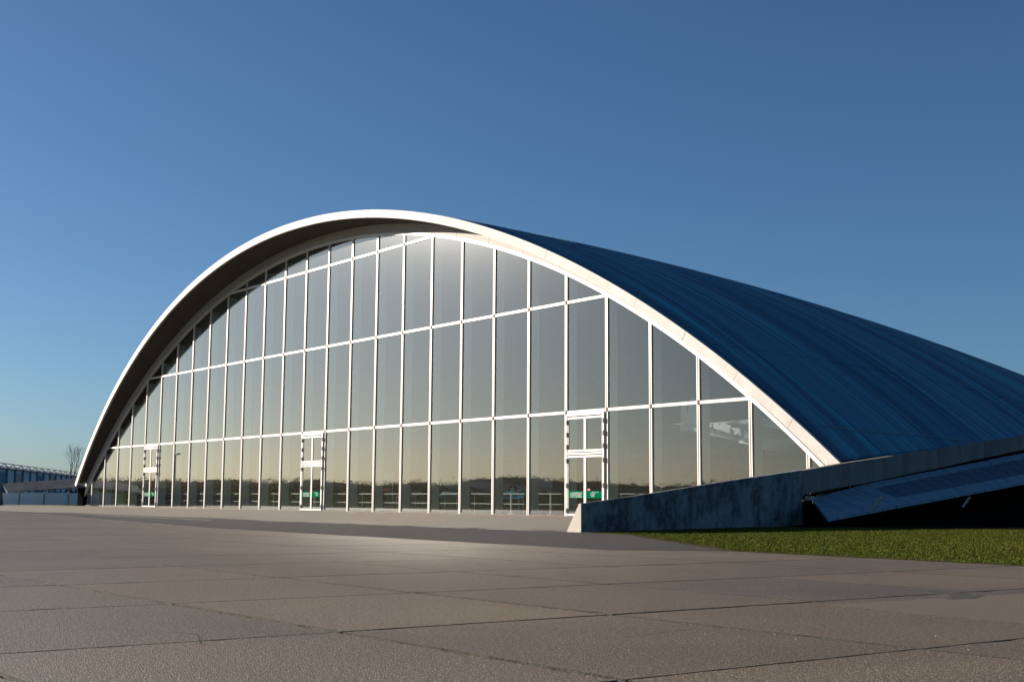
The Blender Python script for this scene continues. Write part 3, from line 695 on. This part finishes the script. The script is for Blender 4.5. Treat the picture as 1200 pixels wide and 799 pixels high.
# ------------------------------------------------ aircraft
def fus_y(secs, x, z):
    for a, b in zip(secs, secs[1:]):
        if a[0] <= x <= b[0] or b[0] <= x <= a[0]:
            t = (x-a[0])/(b[0]-a[0]); w_, h_, c_ = [a[i]+(b[i]-a[i])*t for i in (1, 2, 3)]
            k = min(abs((z-c_)/h_), .999); return w_*(1-k**2.6)**(1/2.6)
    return .1
def lay(secs, polys, side, name, m, parent, eps):
    """flat marking laid on the fuselage side; polys of (x, z)"""
    mb = MB()
    for poly in polys:
        n = len(poly)
        mb.add([(x, side*(fus_y(secs, x, z)+eps), z) for x, z in poly]+[(x, side*(fus_y(secs, x, z)+eps-.006), z) for x, z in poly],
               [tuple(range(n))]+[(i, i+n, (i+1) % n+n, (i+1) % n) for i in range(n)])
    return obj(name, mb, m, parent, local=True)
def aircraft(label, loc, rz, skin, under, length=9.8, span=11.3, scale=1.0, pitch=0.0, roll=0.0, engines=0, low_wing=True, code=None, group='museum aircraft', tail_letter=None):
    t = thing('museum_aircraft', label, 'aircraft', loc, 0, group); t.rotation_euler = (roll, -pitch, rz); s_ = scale; L = length
    # x, half width, half height, centre z
    secs = [(-.50*L,.06,.10,.35),(-.42*L,.18,.28,.28),(-.30*L,.32,.42,.18),(-.15*L,.44,.60,.08),(0,.50,.74,.02),(.14*L,.50,.70,.0),(.27*L,.47,.58,.02),(.40*L,.42,.48,.05),(.46*L,.36,.38,.06)]
    if engines: secs = [(-.50*L,.25,.4,.9),(-.40*L,.6,.8,.6),(-.25*L,1.0,1.1,.35),(-.05*L,1.2,1.3,.15),(.2*L,1.25,1.35,.05),(.36*L,1.2,1.25,.0),(.45*L,.9,.95,-.05),(.5*L,.35,.4,-.1)]
    N_ = 20; rings = []
    for (x, w_, h_, c_) in secs:
        rr = []
        for i in range(N_):
            a = 6.2832*i/N_; c, s = math.cos(a), math.sin(a)
            rr.append((x, w_*math.copysign(abs(c)**.8, c), c_+h_*math.copysign(abs(s)**.8, s)))
        rings.append(rr)
    m = MB(); m.rings(rings); obj('fuselage', m, skin, t, True, True)
    def wing(name, x, z, half, chord, tip, thick, sweep, dih, side, mm):
        rr = []
        for k in range(5):
            f = k/4; ch = chord+(tip-chord)*f; y = side*half*f; th = thick*(1-.5*f); x0 = x-sweep*f; z0 = z+dih*f
            rr.append([(x0+ch*.5, y, z0), (x0+ch*.32, y, z0+th*.8), (x0, y, z0+th), (x0-ch*.5, y, z0+.01), (x0, y, z0-th*.5), (x0+ch*.35, y, z0-th*.5)])
        if side > 0: rr = [r_[::-1] for r_ in rr]
        m = MB(); m.rings(rr); return obj(name, m, mm, t, False, True)
    wz = -.35 if low_wing else .55
    if engines: wz = .2
    wc = 2.4*(2.0 if engines else 1)
    for sd_ in (1, -1):
        wing('wing', .06*L, wz, span/2, wc, wc*.5, .2 if not engines else .4, .25, .5 if not engines else 1.0, sd_, under)
        wing('tailplane', -.44*L, .42 if not engines else 1.0, (2.0 if not engines else 5.0), 1.1*(2 if engines else 1), .75, .06, .1, .0, sd_, skin)
    fh = 1.55 if not engines else 4.0; fc = 1.0 if not engines else 2.4; zb = .45 if not engines else 1.0
    m = MB(); rr = []
    for k in range(5):
        f = k/4; ch = fc*(1.35-.55*f-.25*f*f); x0 = -.44*L-.12*f*fc; z0 = zb+fh*f*.9; th = .06*(1-.6*f)*(1 if not engines else 2)
        rr.append([(x0+ch*.5, 0, z0), (x0, th, z0), (x0-ch*.5, 0, z0), (x0, -th, z0)])
    m.rings(rr); obj('tail_fin', m, skin, t, False, True)
    m = MB(); xr = -.44*L-fc*.58; m.hexa([(xr-.40*fc,-.02,zb-.3),(xr-.02,-.03,zb-.3),(xr-.02,.03,zb-.3),(xr-.40*fc,.02,zb-.3)], [(xr-.34*fc,-.01,zb+fh*.82),(xr-.02,-.02,zb+fh*.86),(xr-.02,.02,zb+fh*.86),(xr-.34*fc,.01,zb+fh*.82)])
    obj('rudder', m, M_ins if not engines else skin, t, False, True)
    def prop(x, y, z, rad):
        m = MB(); m.rings([[(x+dx, y+r_*math.cos(6.2832*i/12), z+r_*math.sin(6.2832*i/12)) for i in range(12)] for dx, r_ in ((0,.26),(.2,.24),(.42,.14),(.55,.03))])
        sp = obj('spinner', m, M_dark, t, True, True)
        for k in range(4):
            a = .5+k*math.pi/2; c, s = math.cos(a), math.sin(a)
            def P(r_, w_, dx): return (x+.2+dx, y+r_*c-w_*s, z+r_*s+w_*c)
            m = MB(); m.rings([[P(r_, -w_, -.03), P(r_, w_, .03), P(r_, w_, .05), P(r_, -w_, -.01)] for r_, w_ in ((.15,.06),(rad*.4,.13),(rad*.8,.11),(rad*.9,.09))])
            obj('blade', m, M_dark, sp, False, True)
            m = MB(); m.rings([[P(r_, -w_, -.03), P(r_, w_, .03), P(r_, w_, .05), P(r_, -w_, -.01)] for r_, w_ in ((rad*.9,.09),(rad,.05))]); obj('blade_tip', m, M_yel, sp, False, True)
    if not engines:
        prop(.46*L, 0, .06, 1.6)
        m = MB(); m.rings([[(x, w_*math.cos(3.1416*i/8), z0+h_*math.sin(3.1416*i/8)) for i in range(9)] for x, w_, h_, z0 in ((-.10*L,.10,.05,.6),(-.04*L,.30,.33,.6),(.03*L,.33,.42,.62),(.10*L,.28,.28,.6),(.14*L,.18,.03,.6))])
        obj('canopy', m, M_can, t, True, True)
        m = MB(); m.rings([[(x, .28*math.cos(3.1416*i/6), -.45-h_*math.sin(3.1416*i/6)) for i in range(7)] for x, h_ in ((-.2*L,.05),(-.05*L,.45),(.06*L,.5))]); obj('air_scoop', m, skin, t, True, True)
    else:
        for y in (-span*.32, -span*.16, span*.16, span*.32):
            m = MB(); m.rings([[(x, y+r_*math.cos(6.2832*i/14), wz+.25+r_*math.sin(6.2832*i/14)) for i in range(14)] for x, r_ in ((-.5,.3),(.8,.6),(2.6,.75),(3.2,.72))]); obj('engine_nacelle', m, skin, t, True, True)
            prop(3.15, y, wz+.25, 1.8)
        m = MB()
        for k in range(6):
            for i in range(8): pass
        m.rings([[(x, w_*math.cos(3.1416*i/8), z0+h_*math.sin(3.1416*i/8)) for i in range(9)] for x, w_, h_, z0 in ((.26*L,.3,.1,1.1),(.30*L,.8,.75,1.1),(.37*L,.7,.55,1.0),(.40*L,.4,.05,.95))]); obj('canopy', m, M_can, t, True, True)
    # star and bar on both sides
    xs_ = -.20*L; zs = secs[3][3]+.06 if not engines else .5; rd = .40 if not engines else .75
    for side in (1, -1):
        circ_ = [(xs_+rd*math.cos(6.2832*i/28), zs+rd*math.sin(6.2832*i/28)) for i in range(28)]
        if side < 0: pass
        lay(secs, [[(xs_-2.15*rd, zs-.30*rd), (xs_-1.02*rd, zs-.30*rd), (xs_-1.02*rd, zs+.30*rd), (xs_-2.15*rd, zs+.30*rd)], [(xs_+1.02*rd, zs-.30*rd), (xs_+2.15*rd, zs-.30*rd), (xs_+2.15*rd, zs+.30*rd), (xs_+1.02*rd, zs+.30*rd)]], side, 'insignia_bar', M_ins, t, .022)
        fan = [[(xs_, zs), circ_[i], circ_[(i+1) % 28]] for i in range(28)]
        lay(secs, fan, side, 'insignia_disc', M_navy, t, .022)
        star = []
        for i in range(10):
            q = (rd*.98 if i % 2 == 0 else rd*.38); a = math.pi/2+i*math.pi/5; star.append((xs_+q*math.cos(a), zs+q*math.sin(a)))
        lay(secs, [[(xs_, zs), star[i], star[(i+1) % 10]] for i in range(10)], side, 'insignia_star', M_ins, t, .034)
        if code:
            for ch, dx in code:
                cu = bpy.data.curves.new('code_letter', 'FONT'); cu.body = ch; cu.size = 1.0; cu.align_x = 'CENTER'; cu.align_y = 'CENTER'
                to = bpy.data.objects.new('tmp', cu); me0 = bpy.data.meshes.new_from_object(to)
                vv = [(xs_-side*(-dx)*1.0+(v.co.x if side < 0 else -v.co.x)*.9, zs+v.co.y*.95) for v in me0.vertices]
                polys = [[vv[i] for i in p.vertices] for p in me0.polygons]
                lay(secs, polys, side, 'code_letter', M_navy, t, .022)
                bpy.data.objects.remove(to); bpy.data.curves.remove(cu)
    if tail_letter:
        cu = bpy.data.curves.new('tail_letter', 'FONT'); cu.body = tail_letter; cu.size = 2.0; cu.extrude = .01
        to = bpy.data.objects.new('tmp', cu); me0 = bpy.data.meshes.new_from_object(to)
        m = MB(); m.v = [(-.47*L+v.co.x-.7, -.16-v.co.z, zb+.9+v.co.y) for v in me0.vertices]; m.f = [tuple(p.vertices) for p in me0.polygons]
        obj('tail_letter', m, M_ins, t, False, True); bpy.data.objects.remove(to); bpy.data.curves.remove(cu)
    t.scale = (s_, s_, s_)
    return t
def cables(name_label, pts):
    for (p, lab) in pts: pass
AX = math.atan2(.66, .75)
# the camera sees the right side (y < 0) of aircraft whose nose points right and back
aircraft('silver fighter with dark code letters round its star, at the right end', (31.5, 8.5, 4.15), R(19), M_alu, M_alu, code=(('S', -1.38), ('W', 1.45), ('Z', 2.3)))
aircraft('large pale grey four engined bomber standing low across the right half of the hall', (-1, 40, 2.9), R(8), M_greypl, M_greypl, length=28, span=30, engines=4, tail_letter='C')
aircraft('olive drab fighter hung high behind the third tier of panes, nose up', (3, 21.5, 9.2), R(70), M_olive, M_greypl, pitch=R(8), roll=R(-12))
aircraft('grey winged trainer hung left of the centre with its wings banked', (-17, 20, 10.0), R(-35), M_greypl, M_greypl, pitch=R(-5), roll=R(15))
aircraft('bare metal fighter parked on the floor behind the middle of the glass', (-13, 24, 1.7), R(-150), M_alu, M_alu, pitch=R(6))
aircraft('dark olive fighter parked far left behind the left door', (-28, 14, 1.7), R(-40), M_olive, M_olive, pitch=R(6))

# ---------------------------------------------------------------- surroundings
# street lamp that shows mirrored in the glass
def lamp_post(loc, label):
    t = thing('street_lamp', label, 'street lamp', loc)
    m = MB(); m.tube((0, 0, 0), (0, 0, 1.2), .11); m.tube((0, 0, 1.2), (0, 0, 7.5), .11, .08); obj('pole', m, M_dark, t, local=True)
    m = MB(); m.tube((-1.0, 0, 7.5), (1.0, 0, 7.5), .06); obj('cross_arm', m, M_dark, t, local=True)
    for s_ in (-1, 1):
        m = MB(); m.hexa([(s_*1.0-.38,-.22,7.4),(s_*1.0+.38,-.22,7.4),(s_*1.0+.38,.22,7.4),(s_*1.0-.38,.22,7.4)], [(s_*1.0-.3,-.16,7.65),(s_*1.0+.3,-.16,7.65),(s_*1.0+.3,.16,7.65),(s_*1.0-.3,.16,7.65)])
        h = obj('lamp_head', m, M_dark, t, local=True)
        m = MB(); m.box(s_*1.0-.3, s_*1.0+.3, -.16, .16, 7.37, 7.398); obj('lens', m, M_lamp, h, local=True)
    return t
lamp_post((-117.4, -40.3, 0), 'dark twin headed lamp post out on the field, mirrored near the left door')

# hangars behind on the left
def hangar(p1, p2, depth, eave, ridge, label, ndoor=14, grp='old hangars on the left'):
    a = Vector((*p1, 0)); b = Vector((*p2, 0)); d = (b-a); Ln = d.length; d.normalize(); nrm = Vector((-d.y, d.x, 0))
    if nrm.x > 0: nrm = -nrm
    t = thing('hangar', label, 'hangar', a, 0, grp)
    def P(u, v, z): q = a+d*u+nrm*v; return (q.x, q.y, z)
    m = MB(); m.hexa([P(0,0,0), P(Ln,0,0), P(Ln,depth,0), P(0,depth,0)], [P(0,0,eave), P(Ln,0,eave), P(Ln,depth,eave), P(0,depth,eave)]); obj('wall', m, M_hwall, t)
    rf = MB(); n = 8
    prof = [(depth*i/n, eave+(ridge-eave)*math.sin(math.pi*i/n)) for i in range(n+1)]
    rf.rings([[P(u, v, z) for v, z in [(-.5, eave-.1)]+prof[1:-1]+[(depth+.5, eave-.1)]] for u in (-1, Ln+1)]); r_ = obj('roof', rf, M_hroof, t)
    st = Ln/ndoor
    for i in range(ndoor):
        m = MB(); m.hexa([P(i*st+.6,-.12,.2), P((i+1)*st-.6,-.12,.2), P((i+1)*st-.6,-.02,.2), P(i*st+.6,-.02,.2)], [P(i*st+.6,-.12,eave-.9), P((i+1)*st-.6,-.12,eave-.9), P((i+1)*st-.6,-.02,eave-.9), P(i*st+.6,-.02,eave-.9)])
        obj('door_panel', m, (M_hwall, M_hpink, M_tile, M_hwall, M_hwall)[(i*7) % 5], t)
        m = MB(); m.hexa([P(i*st-.22,-.5,0), P(i*st+.22,-.5,0), P(i*st+.22,-.1,0), P(i*st-.22,-.1,0)], [P(i*st-.22,-.5,eave), P(i*st+.22,-.5,eave), P(i*st+.22,-.1,eave), P(i*st-.22,-.1,eave)]); obj('pillar', m, M_hroof, t)
        m = MB(); z1 = eave+(ridge-eave)*.42            # open roof truss over the door line
        m.tube(P(i*st,-.6,eave), P((i+.5)*st,-.6,z1), .10, n=6); m.tube(P((i+.5)*st,-.6,z1), P((i+1)*st,-.6,eave), .10, n=6)
        m.tube(P(i*st,-.6,z1), P((i+1)*st,-.6,z1), .09, n=6); m.tube(P(i*st,-.6,eave), P((i+1)*st,-.6,eave), .09, n=6); obj('truss', m, M_hroof, t)
    return t
hangar((-214, 38.5), (-350, 108), 40, 7.2, 9.6, 'long pale hangar with lattice roof trusses receding toward the arch foot', 16)
hangar((-150, 8.5), (-205, 31), 34, 6.0, 7.8, 'nearer blue grey hangar with plain doors at the left edge', 4)

# bare trees
def bare_tree(loc, h, label, seed, grp='bare trees on the left'):
    rr = random.Random(seed); t = thing('bare_tree', label, 'tree', loc, 0, grp)
    tr = MB(); tw = MB()
    def br(p, d, l, r_, dep):
        q = p+d*l; (tr if dep < 2 else tw).tube(p, q, r_, r_*.68, n=5 if dep < 3 else 3)
        if dep >= 7: return
        for k in range(2 if dep > 0 else 4):
            nd = (d+Vector((rr.gauss(0, .33), rr.gauss(0, .33), rr.uniform(.05, .45)))).normalized()
            br(q, nd, l*rr.uniform(.66, .85), r_*.66, dep+1)
    br(Vector((0, 0, 0)), Vector((0, 0, 1)), h*.24, h*.011, 0)
    obj('trunk', tr, M_bark, t, local=True); obj('crown', tw, M_bark, t, local=True)
bare_tree((-106.3, 20.0, 0), 8.9, 'bare winter tree just left of the arch foot', 3)

# hill, field and woodland that the glass mirrors
hc = (74.0, 40.5)
hm = MB(); na = 90; rad = [170, 230, 300, 370, 440, 520, 640, 800]
def hz(a, r_):
    f = max(0, min(1, (r_-190)/330)); bump = 2.4*math.exp(-((a-R(217.5))/R(2.6))**2)+.8*math.exp(-((a-R(229.5))/R(2))**2)
    return -.04+f*(3.9+bump+.25*math.sin(a*23)+.2*math.sin(a*57+1))
for r_ in rad:
    for i in range(na+1):
        a = R(150)+R(160)*i/na; hm.v.append((hc[0]+r_*math.cos(a), hc[1]+r_*math.sin(a), hz(a, r_)))
for k in range(len(rad)-1):
    for i in range(na):
        q = k*(na+1)+i; hm.f.append((q, q+1, q+na+2, q+na+1))
struct('hill', hm, M_field, smooth=True)
wv = MB(); rw = random.Random(21)
for i in range(2600):
    a = R(156)+R(130)*rw.random(); r_ = rw.uniform(455, 540); z0 = hz(a, r_)
    H = rw.uniform(3.6, 4.9)*(1+.10*math.sin(a*41)*math.sin(a*17+1)+(rw.uniform(.1, .35) if rw.random() < .04 else 0)); cx, cy = hc[0]+r_*math.cos(a), hc[1]+r_*math.sin(a); wd = H*.5
    for k in range(48):
        u = rw.random(); x = cx+rw.gauss(0, wd*.5)*(1.15-u*.7); y = cy+rw.gauss(0, wd*.5)*(1.15-u*.7); z = z0+H*u; s_ = rw.uniform(.22, .6)*(1.2-u*.5)
        v = [(x+rw.uniform(-s_, s_), y+rw.uniform(-s_, s_), z+rw.uniform(-s_, s_)) for _ in range(3)]
        wv.add(v, [(0, 1, 2)])
    wv.tube((cx, cy, z0-.3), (cx, cy, z0+H*.6), .16, .07, n=3)
base = len(wv.v); NA = 700
for i in range(NA+1):
    a = R(156)+R(130)*i/NA; zt = hz(a, 500)+3.4+rw.uniform(-.35, .35)+.4*math.sin(a*90)
    for r_, z in ((452, hz(a, 452)-.3), (476, zt-.5+rw.uniform(-.3, .3)), (500, zt), (545, hz(a, 545)-.3)): wv.v.append((hc[0]+r_*math.cos(a), hc[1]+r_*math.sin(a), z))
for i in range(NA):
    for k in range(3):
        q = base+i*4+k; wv.f.append((q, q+4, q+5, q+1))
obj('woodland', wv, M_wood, kind='stuff', label='distant belt of bare winter woodland mirrored in the glass', category='woodland')
hg = MB()
for i in range(2600):
    a = R(160)+R(140)*rw.random(); r_ = 300+rw.gauss(0, 2.5)+6*math.sin(a*9); z0 = hz(a, r_)
    x, y = hc[0]+r_*math.cos(a), hc[1]+r_*math.sin(a); z = z0+rw.uniform(0, 1.9); s_ = rw.uniform(.3, .8)
    hg.add([(x+rw.uniform(-s_, s_), y+rw.uniform(-s_, s_), z+rw.uniform(-s_, s_)*.7) for _ in range(3)], [(0, 1, 2)])
obj('hedgerow', hg, M_wood, kind='stuff', label='dark hedgerow across the far field mirrored in the glass', category='hedge')
print('slabs', nslab, 'roof panels', pidx, 'objects', len(bpy.data.objects))
